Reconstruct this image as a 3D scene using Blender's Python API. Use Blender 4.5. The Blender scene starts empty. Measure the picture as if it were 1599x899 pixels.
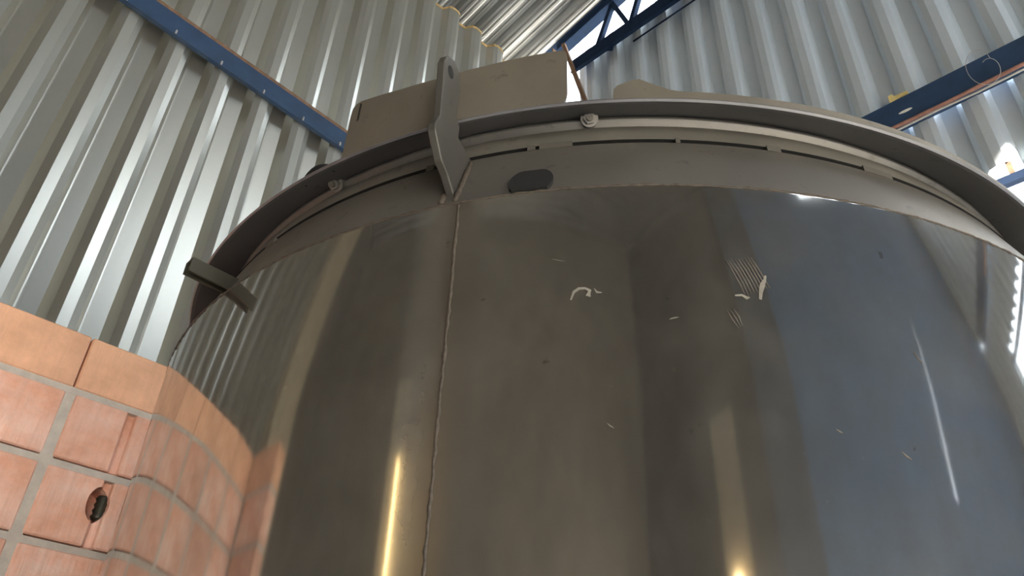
import bpy, bmesh, math, random
from mathutils import Vector, Matrix
random.seed(7)
SC = bpy.context.scene
COL = SC.collection
PI = math.pi
rad = math.radians

# ------------------------------------------------------------------ camera
EYE = 1.6                      # camera height above the floor
PITCH, ROLL = rad(34.42), rad(2.373)
fwd = Vector((0, math.cos(PITCH), math.sin(PITCH)))
r0 = Vector((1, 0, 0)); u0 = Vector((0, -math.sin(PITCH), math.cos(PITCH)))
rt = r0 * math.cos(ROLL) + u0 * math.sin(ROLL)
up = u0 * math.cos(ROLL) - r0 * math.sin(ROLL)
cam_d = bpy.data.cameras.new('camera'); cam = bpy.data.objects.new('camera', cam_d); COL.objects.link(cam)
m = Matrix((rt, up, -fwd)).transposed().to_4x4(); m.translation = Vector((0, 0, EYE))
cam.matrix_world = m
cam_d.sensor_width = 36; cam_d.lens = 36 * 1200 / 1599; cam_d.clip_start = .02; cam_d.clip_end = 500
SC.camera = cam

# ------------------------------------------------------------------ sky, sun, exposure
world = bpy.data.worlds.new('sky'); SC.world = world; world.use_nodes = True
bg = world.node_tree.nodes['Background']
bg.inputs[0].default_value = (.80, .90, 1.0, 1); bg.inputs[1].default_value = 1.0
SC.view_settings.view_transform = 'Standard'; SC.view_settings.look = 'None'
SC.view_settings.gamma = 1; SC.view_settings.use_curve_mapping = False
SC.view_settings.exposure = 3.25
SC.cycles.diffuse_bounces = 6; SC.cycles.glossy_bounces = 6; SC.cycles.max_bounces = 14
SC.cycles.caustics_reflective = True
SC.cycles.sample_clamp_indirect = 6

# shed axes: t runs along the eave wall, n runs along the gable wall, z above the floor
Q = math.sqrt(.5)
TV = Vector((Q, Q, 0)); NV = Vector((-Q, Q, 0)); ZV = Vector((0, 0, 1))
def TN(t, n, z): return TV * t + NV * n + ZV * z

sun_d = bpy.data.lights.new('sun', 'SUN'); sun = bpy.data.objects.new('sun', sun_d); COL.objects.link(sun)
sun_d.energy = 6.0; sun_d.color = (1, .92, .80); sun_d.angle = rad(.6)
sdir = (TV * .40 + NV * .85 - ZV * .85).normalized()
sun.rotation_euler = sdir.to_track_quat('-Z', 'Y').to_euler()
sun.location = TN(-8, -8, 14)

def portal(center, a, b, sa, sb):
    """sampling portal in an opening: a, b span the opening, light flows along b x a"""
    d = bpy.data.lights.new('opening_portal', 'AREA'); o = bpy.data.objects.new('opening_portal', d); COL.objects.link(o)
    d.shape = 'RECTANGLE'; d.size = sa; d.size_y = sb; d.cycles.is_portal = True
    zc = (a.cross(b)).normalized()
    mm = Matrix((a.normalized(), zc.cross(a.normalized()), zc)).transposed().to_4x4(); mm.translation = center
    o.matrix_world = mm

# ------------------------------------------------------------------ mesh helpers
def link(name, bm, mat, parent=None, smooth=False, recalc=True):
    if recalc: bmesh.ops.recalc_face_normals(bm, faces=bm.faces)
    me = bpy.data.meshes.new(name); bm.to_mesh(me); bm.free()
    if smooth:
        for p in me.polygons: p.use_smooth = True
    me.materials.append(mat)
    o = bpy.data.objects.new(name, me); COL.objects.link(o)
    if parent: o.parent = parent
    return o
def tag(o, label=None, cat=None, group=None, kind=None):
    if label: o['label'] = label
    if cat: o['category'] = cat
    if group: o['group'] = group
    if kind: o['kind'] = kind
    return o
def empty(name, loc=(0, 0, 0)):
    o = bpy.data.objects.new(name, None); COL.objects.link(o); o.location = loc; o.empty_display_size = .1
    return o
def add_box(bm, o, a, b, c):
    """box with corner o and edge vectors a b c"""
    o, a, b, c = Vector(o), Vector(a), Vector(b), Vector(c)
    v = [bm.verts.new(p) for p in (o, o+a, o+a+b, o+b, o+c, o+a+c, o+a+b+c, o+b+c)]
    for f in ((0, 3, 2, 1), (4, 5, 6, 7), (0, 1, 5, 4), (1, 2, 6, 5), (2, 3, 7, 6), (3, 0, 4, 7)):
        bm.faces.new([v[i] for i in f])
def tnbox(bm, t0, t1, n0, n1, z0, z1):
    add_box(bm, TN(t0, n0, z0), TV*(t1-t0), NV*(n1-n0), ZV*(z1-z0))
def add_prism(bm, pts, off):
    """pts: closed outline of Vectors; extruded by the vector off"""
    a = [bm.verts.new(p) for p in pts]; b = [bm.verts.new(Vector(p)+off) for p in pts]
    k = len(pts)
    bm.faces.new(a); bm.faces.new(b[::-1])
    for i in range(k): bm.faces.new((a[i], a[(i+1) % k], b[(i+1) % k], b[i]))
def add_tube(bm, pts, r, seg=8, cap=True):
    pts = [Vector(p) for p in pts]; rings = []
    ref = ZV if abs((pts[-1]-pts[0]).normalized().z) < .9 else Vector((1, 0, 0))
    for i, p in enumerate(pts):
        d = (pts[min(i+1, len(pts)-1)] - pts[max(i-1, 0)]).normalized()
        x = d.cross(ref).normalized(); y = d.cross(x)
        rr = r[i] if isinstance(r, (list, tuple)) else r
        rings.append([bm.verts.new(p + (x*math.cos(2*PI*k/seg) + y*math.sin(2*PI*k/seg))*rr) for k in range(seg)])
    for i in range(len(rings)-1):
        for k in range(seg):
            bm.faces.new((rings[i][k], rings[i][(k+1) % seg], rings[i+1][(k+1) % seg], rings[i+1][k]))
    if cap: bm.faces.new(rings[0]); bm.faces.new(rings[-1][::-1])
def cyl(az, r, z):
    a = rad(az); return Vector((r*math.sin(a), r*math.cos(a), z))
def add_lathe(bm, prof, seg=240, a0=0, a1=360, close=False):
    full = abs(a1-a0) >= 360
    k = seg if full else seg+1
    cols = [[bm.verts.new(cyl(a0 + (a1-a0)*i/seg, r, z)) for r, z in prof] for i in range(k)]
    np_ = len(prof)
    for i in range(seg):
        A, Bc = cols[i], cols[(i+1) % k]
        for j in range(np_ if close else np_-1):
            j2 = (j+1) % np_
            bm.faces.new((A[j], Bc[j], Bc[j2], A[j2]))
    if close and not full:
        bm.faces.new(cols[0]); bm.faces.new(cols[-1][::-1])
def bevel(bm, w, seg=1):
    bmesh.ops.bevel(bm, geom=list(bm.edges), offset=w, segments=seg, affect='EDGES', profile=.6)

# ------------------------------------------------------------------ materials
class NT:
    def __init__(s, name):
        s.m = bpy.data.materials.new(name); s.m.use_nodes = True
        s.t = s.m.node_tree; s.n = s.t.nodes; s.l = s.t.links
        s.p = s.n['Principled BSDF']
        s.co = s.n.new('ShaderNodeTexCoord').outputs['Object']
    def new(s, kind, **kw):
        x = s.n.new('ShaderNode' + kind)
        for k, v in kw.items(): setattr(x, k, v)
        return x
    def put(s, sock, v):
        if hasattr(v, 'is_output'): s.l.new(v, sock)
        else: sock.default_value = v
    def noise(s, scale, detail=4, rough=.6, stretch=None, co=None):
        x = s.new('TexNoise'); c = co or s.co
        if stretch:
            mp = s.new('Mapping'); mp.inputs['Scale'].default_value = stretch; s.l.new(c, mp.inputs['Vector']); c = mp.outputs[0]
        s.l.new(c, x.inputs['Vector']); x.inputs['Scale'].default_value = scale
        x.inputs['Detail'].default_value = detail; x.inputs['Roughness'].default_value = rough
        return x.outputs['Fac']
    def ramp(s, fac, stops):
        x = s.new('ValToRGB'); e = x.color_ramp.elements
        while len(e) < len(stops): e.new(.5)
        for i, (p, c) in enumerate(stops):
            e[i].position = p; e[i].color = (*c, 1) if len(c) == 3 else c
        s.l.new(fac, x.inputs[0]); return x.outputs[0]
    def map(s, fac, a, b, c, d):
        x = s.new('MapRange'); s.put(x.inputs[0], fac)
        for i, v in enumerate((a, b, c, d)): x.inputs[i+1].default_value = v
        return x.outputs[0]
    def math(s, op, a, b=0.0, clamp=False):
        x = s.new('Math', operation=op, use_clamp=clamp); s.put(x.inputs[0], a); s.put(x.inputs[1], b); return x.outputs[0]
    def mix(s, fac, a, b):
        x = s.new('Mix', data_type='RGBA'); s.put(x.inputs[0], fac)
        s.put(x.inputs[6], (*a, 1) if isinstance(a, tuple) else a); s.put(x.inputs[7], (*b, 1) if isinstance(b, tuple) else b)
        return x.outputs[2]
    def set(s, **kw):
        for k, v in kw.items():
            k = {'color': 'Base Color', 'rough': 'Roughness', 'metal': 'Metallic', 'spec': 'Specular IOR Level'}[k]
            s.put(s.p.inputs[k], (*v, 1) if isinstance(v, tuple) and len(v) == 3 else v)
        return s
    def bump(s, h, strength=.3, dist=.002):
        x = s.new('Bump'); x.inputs['Strength'].default_value = strength; x.inputs['Distance'].default_value = dist
        s.l.new(h, x.inputs['Height']); s.l.new(x.outputs[0], s.p.inputs['Normal']); return s

def mat_simple(name, color, rough=.6, metal=0, var=.15, scale=12, bumpd=0):
    k = NT(name); f = k.noise(scale, 5)
    lo = tuple(c*(1-var) for c in color); hi = tuple(min(1, c*(1+var)) for c in color)
    k.set(color=k.ramp(f, [(.3, lo), (.7, hi)]), rough=rough, metal=metal)
    if bumpd: k.bump(k.noise(scale*4, 6), .5, bumpd)
    return k.m

def mat_galv(name, base, rough, metal=.75):
    k = NT(name)
    f = k.noise(2.0, 3, .5, stretch=(1, 1, .25)); g = k.noise(40, 3, .5)
    c = k.ramp(f, [(.25, tuple(x*.93 for x in base)), (.75, tuple(min(1, x*1.05) for x in base))])
    c = k.mix(k.map(g, .35, .75, 0, .07), c, tuple(x*.7 for x in base))
    k.set(color=c, metal=metal, rough=k.map(f, .3, .7, rough-.015, rough+.02))
    return k.m

M = {}
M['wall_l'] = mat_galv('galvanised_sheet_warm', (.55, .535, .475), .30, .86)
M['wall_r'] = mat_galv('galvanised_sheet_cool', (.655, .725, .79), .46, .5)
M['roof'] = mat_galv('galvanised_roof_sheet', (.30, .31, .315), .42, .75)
M['blue'] = mat_simple('blue_steel_paint', (.020, .050, .112), .42, 0, .22, 9)
M['navy'] = mat_simple('dark_blue_steel_paint', (.010, .023, .055), .5, 0, .2, 9)
for mm_ in (M['navy'],): mm_.node_tree.nodes['Principled BSDF'].inputs['Specular IOR Level'].default_value = .12; mm_.node_tree.nodes['Principled BSDF'].inputs['Roughness'].default_value = .8
M['rust'] = mat_simple('rusty_steel', (.20, .115, .07), .8, .1, .3, 30, .0008)
M['black'] = mat_simple('black_rubber_and_hole_shade', (.006, .006, .006), .85, 0, .2, 20)  # rubber of the hose, also the painted dark of gaps and holes
M['concrete'] = mat_simple('concrete_floor', (.36, .35, .33), .85, 0, .18, 3, .001)
M['ground'] = mat_simple('outdoor_dirt', (.44, .40, .34), .95, 0, .2, .8, .004)
M['plaster'] = mat_simple('tan_plaster', (.36, .31, .23), .9, 0, .1, 5)
M['dark_wall'] = mat_simple('brown_plaster', (.085, .078, .068), .9, 0, .2, 2)
M['grey_wall'] = mat_simple('blue_grey_painted_wall', (.115, .215, .365), .7, 0, .12, 2)
M['weld'] = mat_simple('weld_metal', (.075, .06, .047), .8, .2, .4, 160, .0008)
M['residue'] = mat_simple('pale_film_residue', (.19, .175, .15), .8, 0, .2, 90)
M['scratch'] = mat_simple('bright_scratched_steel', (.18, .165, .14), .5, .5, .2, 60)
M['white'] = mat_simple('white_paint', (.75, .76, .72), .6, 0, .06, 30)
M['yellow'] = mat_simple('sunlit_yellow', (.72, .58, .25), .5, .1, .12, 30)  # sunlight on the bracket put into its colour
M['pink'] = mat_simple('faded_red_conduit', (.34, .17, .13), .7, 0, .25, 25)
M['wire'] = mat_simple('grey_wire', (.42, .40, .38), .6, 0, .15, 30)
M['mortar'] = mat_simple('grey_mortar', (.52, .46, .40), .95, 0, .16, 22, .003)

SEAM_AZ = 199.0
def mat_tank():
    k = NT('polished_stainless_steel')
    sep = k.new('SeparateXYZ'); k.l.new(k.co, sep.inputs[0]); X, Y, Z = sep.outputs
    az = k.math('ARCTAN2', X, Y)                       # radians, -pi..pi
    cmb = k.new('CombineXYZ'); k.l.new(az, cmb.inputs[0]); k.l.new(Z, cmb.inputs[1]); pc = cmb.outputs[0]
    a0 = rad(SEAM_AZ-360)
    d = k.math('ABSOLUTE', k.math('SUBTRACT', az, a0))
    tint = k.map(d, .010, .045, 1, 0)                   # heat tint beside the vertical weld
    dl = k.math('ABSOLUTE', k.math('SUBTRACT', az, a0+.035)); tint2 = k.map(dl, .012, .03, 1, 0)
    dz = k.math('ABSOLUTE', k.math('SUBTRACT', Z, 2.275)); tint3 = k.map(dz, .0, .03, 1, 0)
    n1 = k.noise(1.6, 5, .6, co=pc); n2 = k.noise(9, 6, .65, stretch=(1, .22, 1), co=pc); n3 = k.noise(160, 2, .5, stretch=(1, .02, 1), co=pc)
    col = k.ramp(n1, [(.3, (.39, .38, .36)), (.7, (.47, .455, .43))])
    col = k.mix(k.math('MULTIPLY', tint, .55), col, (.33, .26, .19))
    col = k.mix(k.math('MULTIPLY', tint3, k.map(n2, .4, .7, .0, .5)), col, (.5, .42, .30))
    rough = k.math('ADD', k.map(n2, .3, .75, .045, .10), k.math('MULTIPLY', tint, .18))
    sp = k.noise(55, 2, .5, co=pc); spm = k.map(sp, .735, .76, 0, .5)
    col = k.mix(spm, col, (.62, .58, .50))
    sd = k.noise(38, 3, .5, co=k.co); col = k.mix(k.map(sd, .74, .77, 0, .6), col, (.12, .10, .08))
    k.set(color=col, metal=1.0, rough=rough)
    bh = k.math('ADD', k.math('MULTIPLY', k.noise(2.2, 2, .4, stretch=(1.6, .6, 1), co=pc), 1.0), k.math('MULTIPLY', n3, .0005))
    k.bump(bh, .06, .008)
    # thin dry dust film over the steel
    dif = k.new('BsdfDiffuse'); dif.inputs[0].default_value = (.15, .138, .12, 1)
    mx = k.new('MixShader')
    dust = k.math('ADD', k.math('ADD', k.map(n2, .35, .8, .14, .30), k.map(k.noise(3.5, 6, .7, co=pc), .45, .75, 0, .2)), k.math('MULTIPLY', tint2, .22), True)
    k.l.new(dust, mx.inputs[0]); k.l.new(k.p.outputs[0], mx.inputs[1]); k.l.new(dif.outputs[0], mx.inputs[2])
    k.l.new(mx.outputs[0], k.n['Material Output'].inputs[0])
    return k.m
M['tank'] = mat_tank()
def mat_dusty(name, base, rough, metal):
    k = NT(name)
    f = k.noise(7, 6, .65); g = k.noise(28, 5, .7)
    c = k.ramp(f, [(.3, tuple(x*.8 for x in base)), (.7, tuple(x*1.15 for x in base))])
    c = k.mix(k.map(g, .59, .70, 0, .6), c, tuple(x*.45 for x in base))
    k.set(color=c, rough=k.map(f, .3, .7, rough-.05, rough+.1), metal=metal)
    return k.m
M['plate'] = mat_dusty('dusty_stainless_plate', (.16, .143, .115), .52, .4)
M['band'] = mat_dusty('dusty_stainless_band', (.125, .115, .10), .52, .4)
M['bar'] = mat_dusty('dark_steel_bar', (.055, .052, .038), .4, .5)
M['lug'] = mat_dusty('dark_steel_lug', (.075, .071, .063), .55, .4)
M['strip'] = mat_dusty('pale_dusty_strip', (.20, .185, .16), .5, .4)
M['brim'] = mat_dusty('dark_stained_brim', (.165, .165, .175), .42, .6)
M['rim'] = mat_dusty('dull_stainless_rim', (.20, .19, .175), .42, .6)

def mat_brick(name, base, pale, amount):
    k = NT(name)
    sep = k.new('ObjectInfo')
    f = k.noise(9, 6, .7); g = k.noise(5, 5, .7); h = k.noise(130, 2, .5, stretch=(1, 1, .04))
    off = k.map(sep.outputs['Random'], 0, 1, -.12, .12)
    f2 = k.math('ADD', f, off)
    c = k.ramp(f2, [(.3, tuple(x*.82 for x in base)), (.7, tuple(min(1, x*1.14) for x in base))])
    c = k.mix(k.math('MULTIPLY', k.map(g, .42, .68, 0, 1), k.map(sep.outputs['Random'], 0, 1, amount*.35, amount)), c, pale)
    st = k.noise(45, 4, .6, stretch=(1, 1, .07))
    c = k.mix(k.map(st, .45, .75, 0, .35), c, tuple(x*.72 for x in base))
    k.set(color=c, rough=.85)
    k.bump(k.math('ADD', k.math('MULTIPLY', h, .9), k.math('MULTIPLY', k.noise(60, 5), .6)), .6, .004)
    return k.m
M['brick'] = mat_brick('red_clay_block', (.80, .41, .28), (.90, .72, .64), 1.0)
M['cap'] = mat_brick('orange_clay_block', (.82, .45, .28), (.86, .54, .38), .4)

# ------------------------------------------------------------------ the shed shell
PITCHW = .25
PROF = [(0, 0), (.30, .03), (.42, .25), (.56, .30), (.74, .30), (.86, .25), (.97, 0)]
PROF_ROOF = [(0, 0), (.07, 0), (.11, .05), (.16, .05), (.20, 0), (.30, 0), (.40, .22), (.48, .24), (.53, .30), (.60, .31), (.66, .27), (.72, .31), (.78, .30), (.83, .24), (.88, .22), (.97, 0)]
def sheet_mesh(name, pitches, length, mat, cuts=1, prof=PROF):
    """corrugated sheet: x across the ribs, y ribs towards the room, z along the ribs"""
    bm = bmesh.new(); xs = []
    for i in range(pitches):
        for u, d in prof: xs.append(((i+u)*PITCHW, d*PITCHW))
    xs.append((pitches*PITCHW, 0)); xs.append(((pitches+.05)*PITCHW, .002))
    rows = [[bm.verts.new((x, y, length*j/cuts)) for x, y in xs] for j in range(cuts+1)]
    for j in range(cuts):
        for i in range(len(xs)-1): bm.faces.new((rows[j][i], rows[j][i+1], rows[j+1][i+1], rows[j+1][i]))
    me = bpy.data.meshes.new(name); bm.to_mesh(me); bm.free(); me.materials.append(mat); return me
def sheet(me, parent, o, x, y, z, k=0):
    ob = bpy.data.objects.new('corrugated_sheet', me); COL.objects.link(ob)
    mm = Matrix((x, y, z)).transposed().to_4x4(); mm.translation = Vector(o) + y*(.0016*(k % 2)); ob.matrix_world = mm
    ob.parent = parent; return ob
DL, DR = 3.2, 3.65            # eave wall (left) and gable wall (right)
EAVE_N, EAVE = 3.424, EYE+5.83; SLOPE = math.tan(rad(12))
def roofz(n): return EAVE + SLOPE*(EAVE_N-n)
W4 = 4*PITCHW

wl = tag(empty('wall_left', TN(.6, DL, 0)), 'galvanised corrugated sheet wall behind the brick wall', 'wall', kind='structure')
bpy.context.view_layer.update()
def under(parent):
    """parents sit at an offset: give the children world matrices"""
    bpy.context.view_layer.update(); inv = parent.matrix_world.inverted()
    for c in parent.children: c.matrix_parent_inverse = inv
me = sheet_mesh('corrugated_sheet', 4, EYE+5.36, M['wall_l'])
t0 = .607 - .65*PITCHW - 11*PITCHW
for i in range(6): sheet(me, wl, TN(t0 + i*W4, DL, 0), TV, -NV, ZV, i)
ms = sheet_mesh('eave_glow_strip', 4, .03, mat_simple('ochre_eave_glow', (.55, .38, .17), .8, 0, .3, 30))  # ochre colour stands in for warm light leaking in at the eave
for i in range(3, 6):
    q = sheet(ms, wl, TN(t0 + i*W4, DL-.004, EYE+5.335), TV, -NV, ZV, i); q.name = 'eave_glow_strip'
under(wl)

wr = tag(empty('wall_right', TN(DR, 0, 0)), 'cool grey corrugated sheet wall beyond the tank', 'wall', kind='structure')
BEAM_Z0, BEAM_Z1 = 4.79, 4.975
OPEN_TOP = 4.315; GABLE = EYE+5.69
n_start = 2.90
me_u = sheet_mesh('corrugated_sheet', 4, GABLE-BEAM_Z1+.05, M['wall_r'])
me_g = sheet_mesh('corrugated_sheet', 4, 2.1, M['wall_r'])
me_l = sheet_mesh('corrugated_sheet', 4, BEAM_Z0+.1-OPEN_TOP, M['wall_r'])
OPEN_BOT = 3.92
me_s = sheet_mesh('corrugated_sheet', 4, OPEN_BOT, M['wall_r'])
me_f = sheet_mesh('corrugated_sheet', 4, BEAM_Z0+.1, M['wall_r'])
for i in range(8):
    o = n_start - i*W4
    sheet(me_u, wr, TN(DR, o, BEAM_Z1-.05), -NV, -TV, ZV, i)
    if i in (2, 3, 4, 5): sheet(me_l, wr, TN(DR+.02, o, OPEN_TOP), -NV, -TV, ZV, i); sheet(me_s, wr, TN(DR+.02, o, 0), -NV, -TV, ZV, i)
    else: sheet(me_f, wr, TN(DR+.02, o, 0), -NV, -TV, ZV, i)
    if i > 1: sheet(me_g, wr, TN(DR+.03, o, GABLE-.1), -NV, -TV, ZV, i)
under(wr)
OP_N1, OP_N0 = n_start-2*W4, n_start-6*W4

ce = tag(empty('ceiling', TN(0, 0, roofz(0))), 'sloping corrugated sheet roof over the shed', 'roof', kind='structure')
rdir = (-NV + ZV*SLOPE).normalized(); rnorm = (-(ZV) - NV*SLOPE).normalized()
RN0 = 3.95
rlen = (RN0+4.5)/math.cos(math.atan(SLOPE))
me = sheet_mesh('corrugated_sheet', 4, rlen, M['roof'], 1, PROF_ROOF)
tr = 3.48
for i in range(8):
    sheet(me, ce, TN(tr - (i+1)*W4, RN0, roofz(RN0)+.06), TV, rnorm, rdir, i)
bm = bmesh.new(); add_box(bm, TN(tr-.03, RN0, roofz(RN0)+.065), TV*.18, -NV*8.4+ZV*8.4*SLOPE, ZV*.004); link('gable_flashing', bm, M['navy'], ce)
bm = bmesh.new(); tnbox(bm, -4.4, tr+.15, RN0-.03, RN0, roofz(RN0)-.42, roofz(RN0)+.05); link('eave_light_shield', bm, M['plaster'], ce)  # unseen board added to keep sky light off the roof underside
bm = bmesh.new(); tnbox(bm, -4.4, tr+.15, 3.24, RN0-.03, EYE+5.31, EYE+5.33); link('soffit_light_shield', bm, M['plaster'], ce)  # added unseen panel, narrows the gap that lets light onto the roof
under(ce)

bm = bmesh.new(); tnbox(bm, -4.4, DR, -4.4, DL+.1, -.12, 0)
tag(link('floor', bm, M['concrete']), 'bare concrete floor of the shed', 'floor', kind='structure')
bm = bmesh.new(); tnbox(bm, -60, 60, -60, 60, -.3, -.13)
tag(link('ground', bm, M['ground']), 'dry earth ground outside the shed', 'ground', kind='structure')

def holed_wall(name, mat, plane, lo, hi, ztop, holes, label, thick=.12):
    """wall along t (plane='n') or n (plane='t') at value p with rectangular openings (a0,a1,z0,z1)"""
    axis, p = plane
    root = tag(empty(name, TN(p, 0, 0) if axis == 't' else TN(0, p, 0)), label, 'wall', kind='structure')
    cuts = sorted({lo, hi, *[lo+(hi-lo)*q/12 for q in range(12)], *[h[0] for h in holes], *[h[1] for h in holes]})
    bm = bmesh.new()
    for a, b in zip(cuts, cuts[1:]):
        zs = [0]
        for h in sorted(holes, key=lambda q: q[2]):
            if h[0] <= a and b <= h[1]: zs += [h[2], h[3]]
        zt = ztop(a) if callable(ztop) else ztop
        zs.append(zt)
        for z0, z1 in zip(zs[::2], zs[1::2]):
            if z1-z0 < 1e-4: continue
            if axis == 'n': tnbox(bm, a, b, p-thick, p, z0, z1)
            else: tnbox(bm, p-thick, p, a, b, z0, z1)
    o = link('wall_panel', bm, mat, root); under(root); return root
FN, BT = -4.2, -4.2
DOOR1 = (-3.8, -.95, 0, 2.65)
DOOR2 = (-.4, 2.4, 0, 2.45)
SLIT = (1.7, 2.5, 3.3, 5.5)
CLERE = (1.1, 3.45, 7.6, 8.9)
PIN = (-1.27, -1.235, 3.08, 3.17)
wf = holed_wall('wall_front', M['grey_wall'], ('n', FN), -.85, DR, roofz(FN)+.1, [DOOR2, SLIT, CLERE], 'blue grey painted wall with a wide doorway')
holed_wall('wall_side', M['dark_wall'], ('n', FN), BT, -.85, roofz(FN)+.1, [DOOR1, PIN], 'brown plastered wall with a tall doorway')
M['back_wall'] = mat_simple('warm_brown_plaster', (.135, .117, .096), .9, 0, .2, 2)
holed_wall('wall_back', M['back_wall'], ('t', BT), FN, DL, lambda a: roofz(a)+.1, [], 'brown plastered wall at the far end of the shed')
for pts in ([(1.7, 3.3), (1.835, 3.3), (2.285, 5.5), (1.7, 5.5)], [(1.850, 3.3), (2.5, 3.3), (2.5, 5.5), (2.290, 5.5)]):   # boards leaving a leaning gap
    bm = bmesh.new(); add_prism(bm, [TN(a, FN-.05, z) for a, z in pts], NV*.05); link('board', bm, M['grey_wall'], wf)
under(wf)
bm = bmesh.new(); tnbox(bm, -2.25, -1.72, FN, FN+.02, 2.7, 4.4)  # unseen panel added so a tan glow shows in the tank
tag(link('added_panel_1', bm, M['plaster']), 'tan panel added above the doorway for a glow mirrored in the tank', 'panel', kind='structure')
wl_ = tag(empty('added_wall_lamp', TN(-1.95, FN+.02, 2.98)), 'small warm lamp added above the doorway for a yellow glow', 'lamp')  # added lamp, stands in for a sunlit doorway mirrored in the tank
bm = bmesh.new(); tnbox(bm, -1.99, -1.91, FN+.021, FN+.035, 2.93, 3.03); link('added_lamp_mount', bm, M['white'], wl_)
bm = bmesh.new(); add_tube(bm, [TN(-1.95, FN+.03, 2.96), TN(-1.95, FN+.10, 2.93), TN(-1.95, FN+.15, 2.95)], .009, 8); link('arm', bm, M['white'], wl_, True)  # arm of the added lamp
bm = bmesh.new(); add_tube(bm, [TN(-1.95, FN+.15, 2.95+.012*k) for k in range(9)], [.012, .014, .026, .036, .040, .038, .030, .016, .003], 14)
gm = bpy.data.materials.new('warm_bulb_glow'); gm.use_nodes = True; gp_ = gm.node_tree.nodes['Principled BSDF']
gp_.inputs['Emission Color'].default_value = (1, .72, .34, 1); gp_.inputs['Emission Strength'].default_value = 9
link('added_lamp_bulb', bm, gm, wl_, True); under(wl_)
bm = bmesh.new(); tnbox(bm, BT, BT+.02, .98, 1.36, 2.3, 4.5)  # pale surface added to give the tan glow around the tube
tag(link('added_panel_2', bm, M['plaster']), 'tan strip added behind the tube lamp to widen its glow', 'panel', kind='structure')
bm = bmesh.new(); tnbox(bm, -1.15, -.45, FN, FN+.02, 2.7, 9.0)  # unseen strip added to blend the two wall colours reflected in the tank
tag(link('added_panel_3', bm, mat_simple('grey_brown_blend', (.105, .13, .165), .8, 0, .3, 1.5)), 'grey brown strip added to soften the wall boundary mirrored in the tank', 'panel', kind='structure')
lamp = tag(empty('tube_lamp', TN(BT, 1.15, 3.2)), 'upright warm fluorescent tube lamp on the brown back wall', 'lamp')
bm = bmesh.new(); tnbox(bm, BT+.021, BT+.045, 1.13, 1.17, 2.62, 3.78); link('housing', bm, M['white'], lamp)
bm = bmesh.new(); add_tube(bm, [TN(BT+.06, 1.15, 2.66), TN(BT+.06, 1.15, 3.74)], .011, 12)
lm = bpy.data.materials.new('warm_tube_glow'); lm.use_nodes = True; lp = lm.node_tree.nodes['Principled BSDF']
lp.inputs['Emission Color'].default_value = (1, .70, .30, 1); lp.inputs['Emission Strength'].default_value = 3.2
link('tube', bm, lm, lamp, True); under(lamp)
bm = bmesh.new(); tnbox(bm, -3.0, -2.3, DL-.12, DL+.12, 0, EYE+5.95)
tag(link('wall_pier', bm, M['plaster']), 'tan plastered pier at the end of the sheet wall', 'pier', kind='structure')
bm = bmesh.new(); tnbox(bm, BT, -3.0, DL, DL+.12, 0, EYE+5.95)
tag(link('wall_end', bm, M['dark_wall']), 'brown plastered wall between pier and back wall', 'wall', kind='structure')

portal(TN((DOOR1[0]+DOOR1[1])/2, FN-.06, 1.325), TV, ZV, 2.85, 2.65)
portal(TN((DOOR2[0]+DOOR2[1])/2, FN-.06, 1.22), TV, ZV, 2.8, 2.45)
portal(TN(DR+.03, (OP_N0+OP_N1)/2, (OPEN_TOP+OPEN_BOT)/2), -NV, ZV, OP_N1-OP_N0, OPEN_TOP-OPEN_BOT)
portal(TN(DR+.01, 2.0, GABLE+.2), -NV, ZV, 2.4, .5)
portal(TN(DR+.01, 3.04, 6.0), -NV, ZV, .32, 2.7)
portal(TN((CLERE[0]+CLERE[1])/2, FN-.06, (CLERE[2]+CLERE[3])/2), TV, ZV, 2.35, 1.3)

# rail across the opening below the right wall
ra = tag(empty('window_rail', TN(DR, .3, 4.2)), 'dark steel rail crossing the bright opening under the wall sheets', 'rail')
bm = bmesh.new(); tnbox(bm, DR-.06, DR-.02, OP_N0-.05, OP_N1+.05, 4.19, 4.235); link('bar', bm, M['navy'], ra)
bm = bmesh.new(); tnbox(bm, DR-.05, DR-.03, .20, .225, 4.235, 4.33); link('bracket', bm, M['rust'], ra)
under(ra)

# ------------------------------------------------------------------ girts, truss, column
def channel(name, label, o, along, inward, L, depth, flange, lip, th, mat, cat='beam'):
    """C section: web faces inward, flanges run back to the wall; o = lower room-side corner"""
    root = tag(empty(name, o), label, cat)
    bm = bmesh.new(); out = -inward
    add_box(bm, o, along*L, out*th, ZV*depth); link('web', bm, mat, root)
    bm = bmesh.new(); add_box(bm, Vector(o)+out*th, along*L, out*flange, ZV*th); link('flange', bm, mat, root)
    bm = bmesh.new(); add_box(bm, Vector(o)+out*th+ZV*(depth-th), along*L, out*flange, ZV*th); link('flange', bm, mat, root)
    return root
GA = TV - ZV*.027; GZ = EYE+3.345
def gp(t, n, z): return TN(t, n, GZ + z - .027*(t+2.2))
g = channel('steel_girt', 'dark blue steel girt running across the left sheet wall', gp(-.7, 3.098, 0), GA, -NV, 4.08, .134, .018, .02, .006, M['blue'])
bm = bmesh.new(); add_box(bm, gp(-.7, 3.091, -.003), GA*4.08, NV*.007, ZV*.013); link('lip', bm, M['blue'], g)
bm = bmesh.new(); add_box(bm, gp(-.7, 3.101, .134), GA*4.08, NV*.02, ZV*.026); link('top_edge', bm, M['rust'], g)
for k in range(11):
    bm = bmesh.new(); add_box(bm, gp(.29+.26*k, 3.085, .0), TV*.008, NV*.013, ZV*.026); link('clip', bm, M['wire'], g)
under(g)

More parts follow.
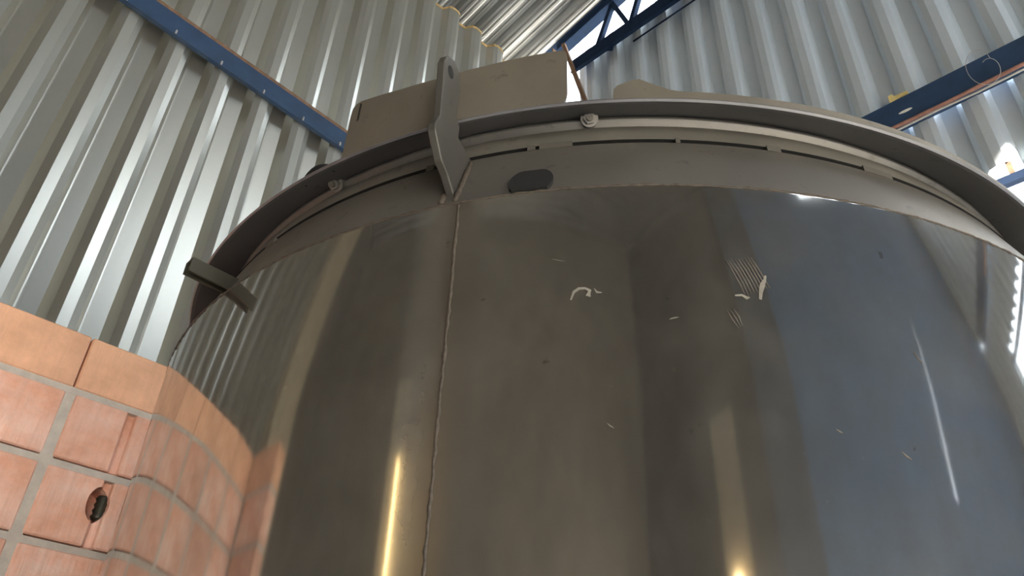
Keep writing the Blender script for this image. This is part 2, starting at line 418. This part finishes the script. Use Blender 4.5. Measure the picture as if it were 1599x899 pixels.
g = channel('steel_girt', 'blue steel girt across the right wall with a loose wire', TN(3.54, 2.93, BEAM_Z0), -NV, -TV, 6.9, .18, .05, .02, .008, M['blue'])
bm = bmesh.new()
pts = []
for k in range(14):
    a = 2*PI*k/14; pts.append(TN(3.538, .54+.036*math.cos(a)+.005*math.sin(a), BEAM_Z0+.072+.009*math.sin(a)))
add_prism(bm, pts, -TV*.002); link('paint_spot', bm, M['white'], g)
bm = bmesh.new(); tnbox(bm, 3.548, 3.60, -3.9, 2.9, BEAM_Z0+.18, BEAM_Z0+.184); link('top_edge', bm, M['wire'], g)
under(g)
br = tag(empty('angle_bracket', TN(3.58, .57, BEAM_Z0+.19)), 'small bracket on the right girt with sunlight painted as yellow', 'bracket')
bm = bmesh.new(); tnbox(bm, 3.545, 3.575, .575, .60, BEAM_Z0+.186, BEAM_Z0+.24); link('upright', bm, M['yellow'], br)
bm = bmesh.new(); add_prism(bm, [TN(3.545, .575, BEAM_Z0+.186), TN(3.545, .50, BEAM_Z0+.200), TN(3.545, .50, BEAM_Z0+.212), TN(3.545, .575, BEAM_Z0+.222)], TV*.03); link('arm', bm, M['yellow'], br)
under(br)
bm = bmesh.new()
add_tube(bm, [TN(3.525, 1.4-.35*k, BEAM_Z0-.012+.006*math.sin(k*1.7)) for k in range(12)], .011, 8)
tag(link('conduit', bm, M['pink'], smooth=True), 'faded red conduit fixed under the right girt', 'conduit')
bm = bmesh.new()
add_tube(bm, [TN(3.51, 1.2-.2*k, BEAM_Z0-.055+.004*math.sin(k*2.1)) for k in range(18)], .006, 6)
tag(link('cable', bm, M['wire'], smooth=True), 'thin grey cable strung below the faded red conduit', 'cable')
bm = bmesh.new(); pts = []
for k in range(30):
    u = k/29; a = u*2.6*PI
    pts.append(TN(3.47-.02*math.sin(a), .16-.07*math.cos(a)*(1-.3*u)-.05*u, BEAM_Z0+.08+.10*math.sin(a)*(1-.2*u)-.10*u))
add_tube(bm, pts, .0014, 5)
tag(link('loose_wire', bm, M['wire'], smooth=True), 'thin curled loose wire dangling from the right girt', 'wire')

co = tag(empty('steel_column', TN(3.46, 3.06, 0)), 'rust brown steel column in the shed corner', 'column')
bm = bmesh.new(); tnbox(bm, 3.42, 3.50, 3.02, 3.03, 0, EYE+5.8); tnbox(bm, 3.42, 3.50, 3.09, 3.10, 0, EYE+5.8); tnbox(bm, 3.455, 3.465, 3.03, 3.09, 0, EYE+5.8)
link('shaft', bm, M['rust'], co)
bm = bmesh.new(); tnbox(bm, 3.38, 3.54, 2.98, 3.115, 0, .015); link('base_plate', bm, M['rust'], co)
under(co)

TT = 3.50; LC0 = EYE+1.537*TT; LC1 = EYE+1.590*TT
tr_ = tag(empty('roof_truss', TN(TT, 2.8, LC0)), 'dark navy lattice truss under the open gable', 'truss')
bm = bmesh.new(); tnbox(bm, TT, TT+.006, -4.1, 2.86, LC0, LC1); tnbox(bm, TT-.03, TT, -4.1, 2.86, LC0, LC0+.006); tnbox(bm, TT, TT+.05, -4.1, 2.86, LC1-.006, LC1)
link('lower_chord', bm, M['navy'], tr_)
bm = bmesh.new()
add_box(bm, TN(TT+.01, 3.05, roofz(3.05)-.03), -NV*7.2+ZV*7.2*SLOPE, TV*.10, ZV*.07)
link('upper_chord', bm, M['navy'], tr_)
# rust brown raking end post
bm = bmesh.new(); add_box(bm, TN(3.46, 2.956, EYE+5.83), NV*(-.625)-ZV*2.5, -NV*.036, TV*.03); link('end_post', bm, M['rust'], tr_)
def web(n0, z0, n1, z1, w=.042):
    bm = bmesh.new(); a = TN(TT+.03, n0, z0); b = TN(TT+.03, n1, z1); d = (b-a); sd = d.normalized().cross(TV).normalized()*w
    add_box(bm, a-sd/2, d, sd, TV*.004); add_box(bm, a-sd/2, d, sd.normalized()*.004, TV*w); link('web_member', bm, M['navy'], tr_)
nn = 2.62
while nn > -3.5:
    st = .36
    web(nn, LC1-.01, nn-st*.55, roofz(nn-st*.55)-.02); web(nn-st*.55, roofz(nn-st*.55)-.02, nn-st, LC1-.01)
    nn -= st
bm = bmesh.new(); add_prism(bm, [TN(TT-.01, 2.50, LC0+.01), TN(TT-.01, 2.40, LC0+.01), TN(TT-.01, 2.42, LC0-.06)], TV*.008); link('gusset', bm, M['navy'], tr_)
under(tr_)
bm = bmesh.new(); add_tube(bm, [TN(3.56, 2.25-.5*k, LC0-.02-.004*k) for k in range(12)], .008, 6)
tag(link('brace_rod', bm, M['navy'], smooth=True), 'thin dark rod hanging just under the truss chord', 'rod')

# ------------------------------------------------------------------ brick wall
BN = 2.2
wb = tag(empty('wall_brick', TN(.3, BN+.07, 0)), 'unfinished red clay block wall beside the tank', 'wall', kind='structure')
CAP0, CAP1 = EYE+.922, EYE+1.087
JT = .517; BW, BG = .287, .025; STEP = BW+BG
BD = .14
def brick_bm(w, h, d=BD, chase=None):
    bm = bmesh.new()
    if chase is None: add_box(bm, (0, 0, 0), (w, 0, 0), (0, d, 0), (0, 0, h))
    else:
        c0, c1, dp = chase
        add_prism(bm, [Vector(p) for p in ((0, 0, 0), (c0, 0, 0), (c0+.004, dp, 0), (c1-.004, dp, 0), (c1, 0, 0), (w, 0, 0), (w, d, 0), (0, d, 0))], Vector((0, 0, h)))
    bmesh.ops.recalc_face_normals(bm, faces=bm.faces)
    bevel(bm, .004, 1)
    return bm
def as_mesh(bm, mat):
    me = bpy.data.meshes.new('brick'); bm.to_mesh(me); bm.free(); me.materials.append(mat); return me
HB = .178
me_b = as_mesh(brick_bm(BW, HB), M['brick'])
CH = (.69-JT-BG/2-.014, .69-JT-BG/2+.014, .020)
me_ch = as_mesh(brick_bm(BW, HB, BD, CH), M['brick'])
me_cap = as_mesh(brick_bm(STEP-.005, CAP1-CAP0-.006), M['cap'])
# block with the chase and a bored box hole
def bored():
    a = bpy.data.objects.new('tmp_a', as_mesh(brick_bm(BW, HB, BD, CH), M['brick'])); COL.objects.link(a)
    bm = bmesh.new()
    bmesh.ops.create_cone(bm, cap_ends=True, segments=28, radius1=.047, radius2=.047, depth=.14)
    bmesh.ops.rotate(bm, verts=bm.verts, matrix=Matrix.Rotation(PI/2, 3, 'X'))
    bmesh.ops.scale(bm, verts=bm.verts, vec=(.62, 1, 1.0))
    bmesh.ops.translate(bm, verts=bm.verts, vec=((CH[0]+CH[1])/2-.012, .02, HB*.62))
    me = bpy.data.meshes.new('tmp_b'); bm.to_mesh(me); bm.free(); b = bpy.data.objects.new('tmp_b', me); COL.objects.link(b)
    md = a.modifiers.new('cut', 'BOOLEAN'); md.operation = 'DIFFERENCE'; md.object = b; md.solver = 'EXACT'
    dg = bpy.context.evaluated_depsgraph_get(); res = bpy.data.meshes.new_from_object(a.evaluated_get(dg))
    bpy.data.objects.remove(a); bpy.data.objects.remove(b); return res
me_bore = bored()
def place(me, parent, t, z, jit=.0015, axis='t', nb=BN):
    o = bpy.data.objects.new('brick', me); COL.objects.link(o)
    if axis == 't': x, y = TV, NV; org = TN(t, nb+random.uniform(-jit, jit), z)
    else: x, y = NV, -TV; org = TN(-1.03+random.uniform(-jit, jit), t, z)
    mm = Matrix((x, y, ZV)).transposed().to_4x4(); mm.translation = org; o.matrix_world = mm; o.parent = parent; return o
K0, K1 = -5, 4
zb = CAP0
row = 0
while zb - .2 > -.05:
    z = zb - .2 + .011
    for k in range(K0, K1):
        t = JT + BG/2 + k*STEP
        mesh = me_b
        if k == 0 and row == 0: mesh = me_ch
        if k == 0 and row == 1: mesh = me_bore
        place(mesh, wb, t, max(z, 0.0))
    for k in range(1): place(me_b, wb, BN-.315+.0*k, max(z, 0), axis='n') 
    zb -= .2; row += 1
for k in range(K0, K1):
    t = JT + .0025 + k*STEP
    place(me_cap, wb, t, CAP0+.004, .001)
place(me_cap, wb, BN-.315, CAP0+.004, axis='n')
bm = bmesh.new()
zb = CAP0
while zb > .05:                 # bed joints, then the upright joints of each course
    tnbox(bm, -1.03, JT+K1*STEP, BN+.002, BN+BD-.01, zb-.013, zb+.006)
    tnbox(bm, -1.03-.13, -1.033, BN-.315, BN+BD, zb-.013, zb+.006)
    for k in range(K0, K1+1):
        t = JT + k*STEP
        tnbox(bm, t-BG/2-.004, t+BG/2+.004, BN+.003, BN+BD-.012, max(zb-.2, 0), zb)
    zb -= .2
link('mortar', bm, M['mortar'], wb)
bm = bmesh.new()
tc = JT+BG/2+(CH[0]+CH[1])/2
add_tube(bm, [TN(tc+.012, BN+.03, zb+.0+0) if False else TN(tc+.010, BN+.035, CAP0-.2-.2+.09+.008*k) for k in range(9)], [.020 if k % 2 else .016 for k in range(9)], 12)
link('conduit_stub', bm, M['bar'], wb, smooth=True)
under(wb)

# ------------------------------------------------------------------ the tank
CX, CY = .359*.68, 2.533*.68
Z = EYE
tank = tag(empty('stainless_tank', (CX, CY, 0)), 'large round stainless steel tank with flanged rim and welded seam', 'tank')
R = .984
bm = bmesh.new(); add_lathe(bm, [(R, .0), (R, .6), (R, 1.2), (R, 1.7), (R, 2.0), (R, Z+.676), (R-.001, Z+.68)], 360); link('barrel', bm, M['tank'], tank, True)
bm = bmesh.new(); add_lathe(bm, [(R-.003, Z+.678), (.955, Z+.747), (.930, Z+.809)], 360); link('shoulder_band', bm, M['band'], tank, True)
bm = bmesh.new(); add_lathe(bm, [(.930, Z+.809), (.912, Z+.8092), (.912, Z+.8165), (.929, Z+.817)], 360); link('gap_shade_ring', bm, M['black'], tank)
bm = bmesh.new(); add_lathe(bm, [(.929, Z+.817), (.928, Z+.819), (.913, Z+.860), (.911, Z+.862)], 360); link('rim_strip', bm, M['strip'], tank, True)
bm = bmesh.new(); add_lathe(bm, [(.911, Z+.862), (.897, Z+.865), (.896, Z+.874), (.911, Z+.877), (.912, Z+.883), (.906, Z+.888)], 360)
o = link('rim_channel', bm, M['rim'], tank, True)
bm = bmesh.new(); add_lathe(bm, [(.906, Z+.888), (.972, Z+.8445), (.978, Z+.842), (.981, Z+.8445), (.978, Z+.850), (.91, Z+.895)], 360)
link('brim', bm, M['brim'], tank, False)
bm = bmesh.new(); add_lathe(bm, [(.91, Z+.895), (.6, Z+1.0), (.25, Z+1.06), (.001, Z+1.07)], 120); link('lid', bm, M['rim'], tank, True)

# horizontal weld along the shoulder and vertical weld down the barrel: lumpy beads
def bead(path, r0, closed=False):
    bm = bmesh.new(); rr = [r0*random.uniform(.6, 1.25) for _ in path]
    add_tube(bm, path, rr, 6, not closed); return bm
link('shoulder_weld', bead([cyl(120+150*k/420, R-.0005, Z+.679+random.uniform(-.0008, .0008)) for k in range(421)], .0016), M['weld'], tank, True)
link('seam_weld', bead([cyl(SEAM_AZ+random.uniform(-.05, .05), R, Z+.675-.009*k) for k in range(245)], .0022), M['weld'], tank, True)

def band_plate(outline, r, th, steps=1.0):
    """plate bent to radius r; outline = list of (az, zbottom, ztop)"""
    bm = bmesh.new(); cols = []
    for az, z0, z1 in outline:
        cols.append([bm.verts.new(cyl(az, r+th, z0)), bm.verts.new(cyl(az, r+th, z1)), bm.verts.new(cyl(az, r, z1)), bm.verts.new(cyl(az, r, z0))])
    for A, Bc in zip(cols, cols[1:]):
        for j in range(4): bm.faces.new((A[j], Bc[j], Bc[(j+1) % 4], A[(j+1) % 4]))
    bm.faces.new(cols[0]); bm.faces.new(cols[-1][::-1]); return bm
def interp(pts, a):
    for (a0, v0), (a1, v1) in zip(pts, pts[1:]):
        if a0 <= a <= a1: return v0 + (v1-v0)*(a-a0)/(a1-a0)
    return pts[-1][1] if a > pts[-1][0] else pts[0][1]
# tall collar plate
top = [(190.33, Z+.945), (190.36, Z+.955), (190.5, Z+.961), (190.75, Z+.964), (193, Z+.962), (197.7, Z+.957), (202.1, Z+.955), (206.6, Z+.959), (211.2, Z+.970), (211.8, Z+.968), (212.15, Z+.960), (212.24, Z+.945)]
bot = [(190.33, Z+.868), (190.45, Z+.856), (190.8, Z+.846), (212.3, Z+.844)]
azs = sorted(set([a for a, _ in top] + [a for a, _ in bot[:3]] + [191.5+.7*k for k in range(29)]))
link('collar_plate', band_plate([(a, interp(bot, a), interp(top, a)) for a in azs], .974, .005), M['plate'], tank)
# low guard strip with its pointed end
top = [(100, Z+.854), (150, Z+.856), (160, Z+.860), (181, Z+.863), (181.8, Z+.866), (183.3, Z+.879), (184.2, Z+.8885), (184.9, Z+.886), (186.1, Z+.876), (186.42, Z+.868), (186.48, Z+.86)]
azs = sorted(set([a for a, _ in top] + [100+1.5*k for k in range(54)]))
link('guard_strip', band_plate([(a, Z+.8435, interp(top, a)) for a in azs], .975, .004), M['plate'], tank)
# small slot in the collar plate
link('slot_shade', band_plate([(211.05, Z+.925, Z+.962), (211.25, Z+.922, Z+.965)], .9792, .0006), M['black'], tank)
# lifting lug: radial plate
LA = 200.2
e = cyl(LA, 1, 0); tangent = Vector((e.y, -e.x, 0))
out = [(.965, .700), (.978, .690), (1.007, .708), (1.030, .715), (1.058, .745), (1.059, .758), (1.048, .782), (1.052, .845), (1.056, .888), (1.052, .903), (1.043, .915), (1.024, .925), (1.010, .922), (1.0, .914), (.994, .886), (.998, .845), (.999, .828), (.985, .822), (.985, .80), (.93, .80), (.93, .78)]
bm = bmesh.new(); add_prism(bm, [e*(r-.010) + ZV*(Z+z+.014) - tangent*.006 for r, z in out], tangent*.012)
bmesh.ops.recalc_face_normals(bm, faces=bm.faces); bevel(bm, .0015, 1)
lug = link('lifting_lug', bm, M['lug'], tank)
for sgn in (-1, 1):
    bm = bmesh.new(); c0 = e*1.024 + ZV*(Z+.902) + tangent*(.0062*sgn)
    add_prism(bm, [c0 + (e*math.cos(2*PI*k/20)*.009 + ZV*math.sin(2*PI*k/20)*.011) for k in range(20)], tangent*(.0006*sgn)); link('eye_hole_shade', bm, M['black'], lug)
link('lug_weld', bead([cyl(LA-.62, .976-.045*k/14, Z+.69+.008*k) for k in range(15)], .0045), M['weld'], lug, True)
link('lug_weld', bead([cyl(LA+.62, .976-.045*k/14, Z+.69+.008*k) for k in range(15)], .0045), M['weld'], lug, True)
# bolts
def bolt(az):
    c = cyl(az, .918, Z+.876); ax = (cyl(az, 1, 0)*.45 + (Vector((0, -1, 0)))*.35 - ZV*.70).normalized(); x = ax.cross(ZV).normalized(); y = ax.cross(x)
    def ring(r, d0, d1, seg, name, mat, par):
        bm = bmesh.new(); add_prism(bm, [c + ax*d0 + (x*math.cos(2*PI*k/seg+.2)+y*math.sin(2*PI*k/seg+.2))*r for k in range(seg)], ax*(d1-d0)); return link(name, bm, mat, par)
    w = ring(.0135, -.012, .004, 20, 'bolt', M['rim'], tank); ring(.0095, .004, .013, 6, 'nut', M['rim'], w); ring(.0052, .013, .021, 12, 'stud', M['band'], w)
for a in (216.8, 188.6): bolt(a)
# tabs bridging the gap below the rim
for a0, a1 in ((190.2, 193.2), (193.6, 194.3), (171.4, 172.7), (159.8, 163.0), (225.2, 227.0), (180.6, 181.0), (203.5, 204.3)):
    bm = bmesh.new(); add_lathe(bm, [(.925, Z+.807), (.932, Z+.807), (.931, Z+.819), (.925, Z+.819)], 8, a0, a1, True); link('weld_tab', bm, M['band'], tank)
# black disc standing in for a dark round hole in the shoulder
c = cyl(193.36, .972, Z+.708); nrm = (cyl(193.36, 1, 0)*.923 + ZV*.385).normalized(); x = nrm.cross(ZV).normalized(); y = nrm.cross(x)
bm = bmesh.new(); add_prism(bm, [c - nrm*.004 + (x*math.cos(2*PI*k/28)*.031 + y*max(-.034, min(.024, math.sin(2*PI*k/28)*.040))) for k in range(28)], nrm*.0055); link('dark_hole_disc', bm, M['black'], tank)
# angle bar stub at the left of the shoulder
ax = cyl(227, 1, 0); tg = Vector((ax.y, -ax.x, 0)); b0 = cyl(227, .93, Z+.712)
stub = bmesh.new()
sv = ax*.116 + ZV*.004
add_box(stub, b0 + tg*.013, sv, -tg*.026, ZV*.004)
add_box(stub, b0 - tg*.013, sv, tg*.004, -ZV*.022)
add_box(stub, b0 + tg*.009, sv, tg*.004, -ZV*.018)
link('bar_stub', stub, M['bar'], tank)
# black hose arc on top of the brim
bm = bmesh.new()
add_tube(bm, [cyl(214.2+.42*k, .962+.008*math.sin(k*PI/10), Z+.856+.008*math.sin(k*PI/10)) for k in range(11)], .006, 8); link('hose', bm, M['black'], tank, True)
# flakes of protective film and grinding scratches on the barrel
def on_barrel(px, py, ref, lift=.0006):
    x0, y0, az0, z0 = ref
    return cyl(az0 - .044*(px-x0), R+lift, Z + z0 - .00092*(py-y0))
def ribbon(pts, widths, ref, name, mat):
    bm = bmesh.new(); L = []
    for i, (px, py) in enumerate(pts):
        a = pts[max(i-1, 0)]; b = pts[min(i+1, len(pts)-1)]; d = Vector((b[0]-a[0], b[1]-a[1])).normalized(); w = widths[i] if isinstance(widths, list) else widths
        n = (-d.y*w/2, d.x*w/2)
        L.append([bm.verts.new(on_barrel(px+n[0], py+n[1], ref)), bm.verts.new(on_barrel(px-n[0], py-n[1], ref)),
                  bm.verts.new(on_barrel(px-n[0], py-n[1], ref, -.001)), bm.verts.new(on_barrel(px+n[0], py+n[1], ref, -.001))])
    for A, Bc in zip(L, L[1:]):
        for j in range(4): bm.faces.new((A[j], Bc[j], Bc[(j+1) % 4], A[(j+1) % 4]))
    bm.faces.new(L[0]); bm.faces.new(L[-1][::-1]); link(name, bm, mat, tank)
F1 = (905, 457, 189.59, .513); F2 = (1190, 445, 177.04, .526); F3 = (1165, 430, 178.05, .538); F4 = (1140, 490, 179.58, .483)
ribbon([(891, 468), (896, 456), (904, 451), (914, 451), (921, 455), (918, 462), (922, 464)], [2, 4, 4, 3, 5, 7, 2], F1, 'film_flake', M['residue'])
ribbon([(928, 452), (932, 458), (940, 459)], [1, 3, 1], F1, 'film_flake', M['residue'])
ribbon([(1144, 464), (1155, 463), (1162, 467), (1167, 466)], [2, 3, 5, 1], F2, 'film_flake', M['residue'])
ribbon([(1183, 468), (1186, 456), (1190, 446), (1196, 436), (1198, 430)], [4, 6, 8, 4, 3], F2, 'film_flake', M['residue'])
for k in range(9):
    u = k*5.2; j = random.uniform(-2, 2)
    ribbon([(1136+u, 408+j-k*1.2), (1145+u, 425-k), (1153+u, 444-k), (1158+u, 462+j-2*k)], [.4, 1.5, 1.3, .4], F3, 'grinding_scratch', M['scratch'])
for k in range(3): ribbon([(1136+5*k, 486-2*k), (1143+5*k, 500-3*k), (1150+3*k, 511-2*k)], [.4, 1.4, .5], F4, 'grinding_scratch', M['scratch'])
for x, y, dx, dy in ((860, 400, 22, 6), (1107, 240, 10, 8), (1040, 500, 14, -3), (1420, 520, 10, 14), (940, 640, 9, 6), (1260, 640, 8, 4), (1352, 660, 12, 8)):
    ref = (905, 457, 189.59, .513) if x < 1050 else F2
    if y > 330: ribbon([(x, y), (x+dx*.5, y+dy*.6), (x+dx, y+dy)], [.4, 1.6, .4], ref, 'scuff', M['scratch'])
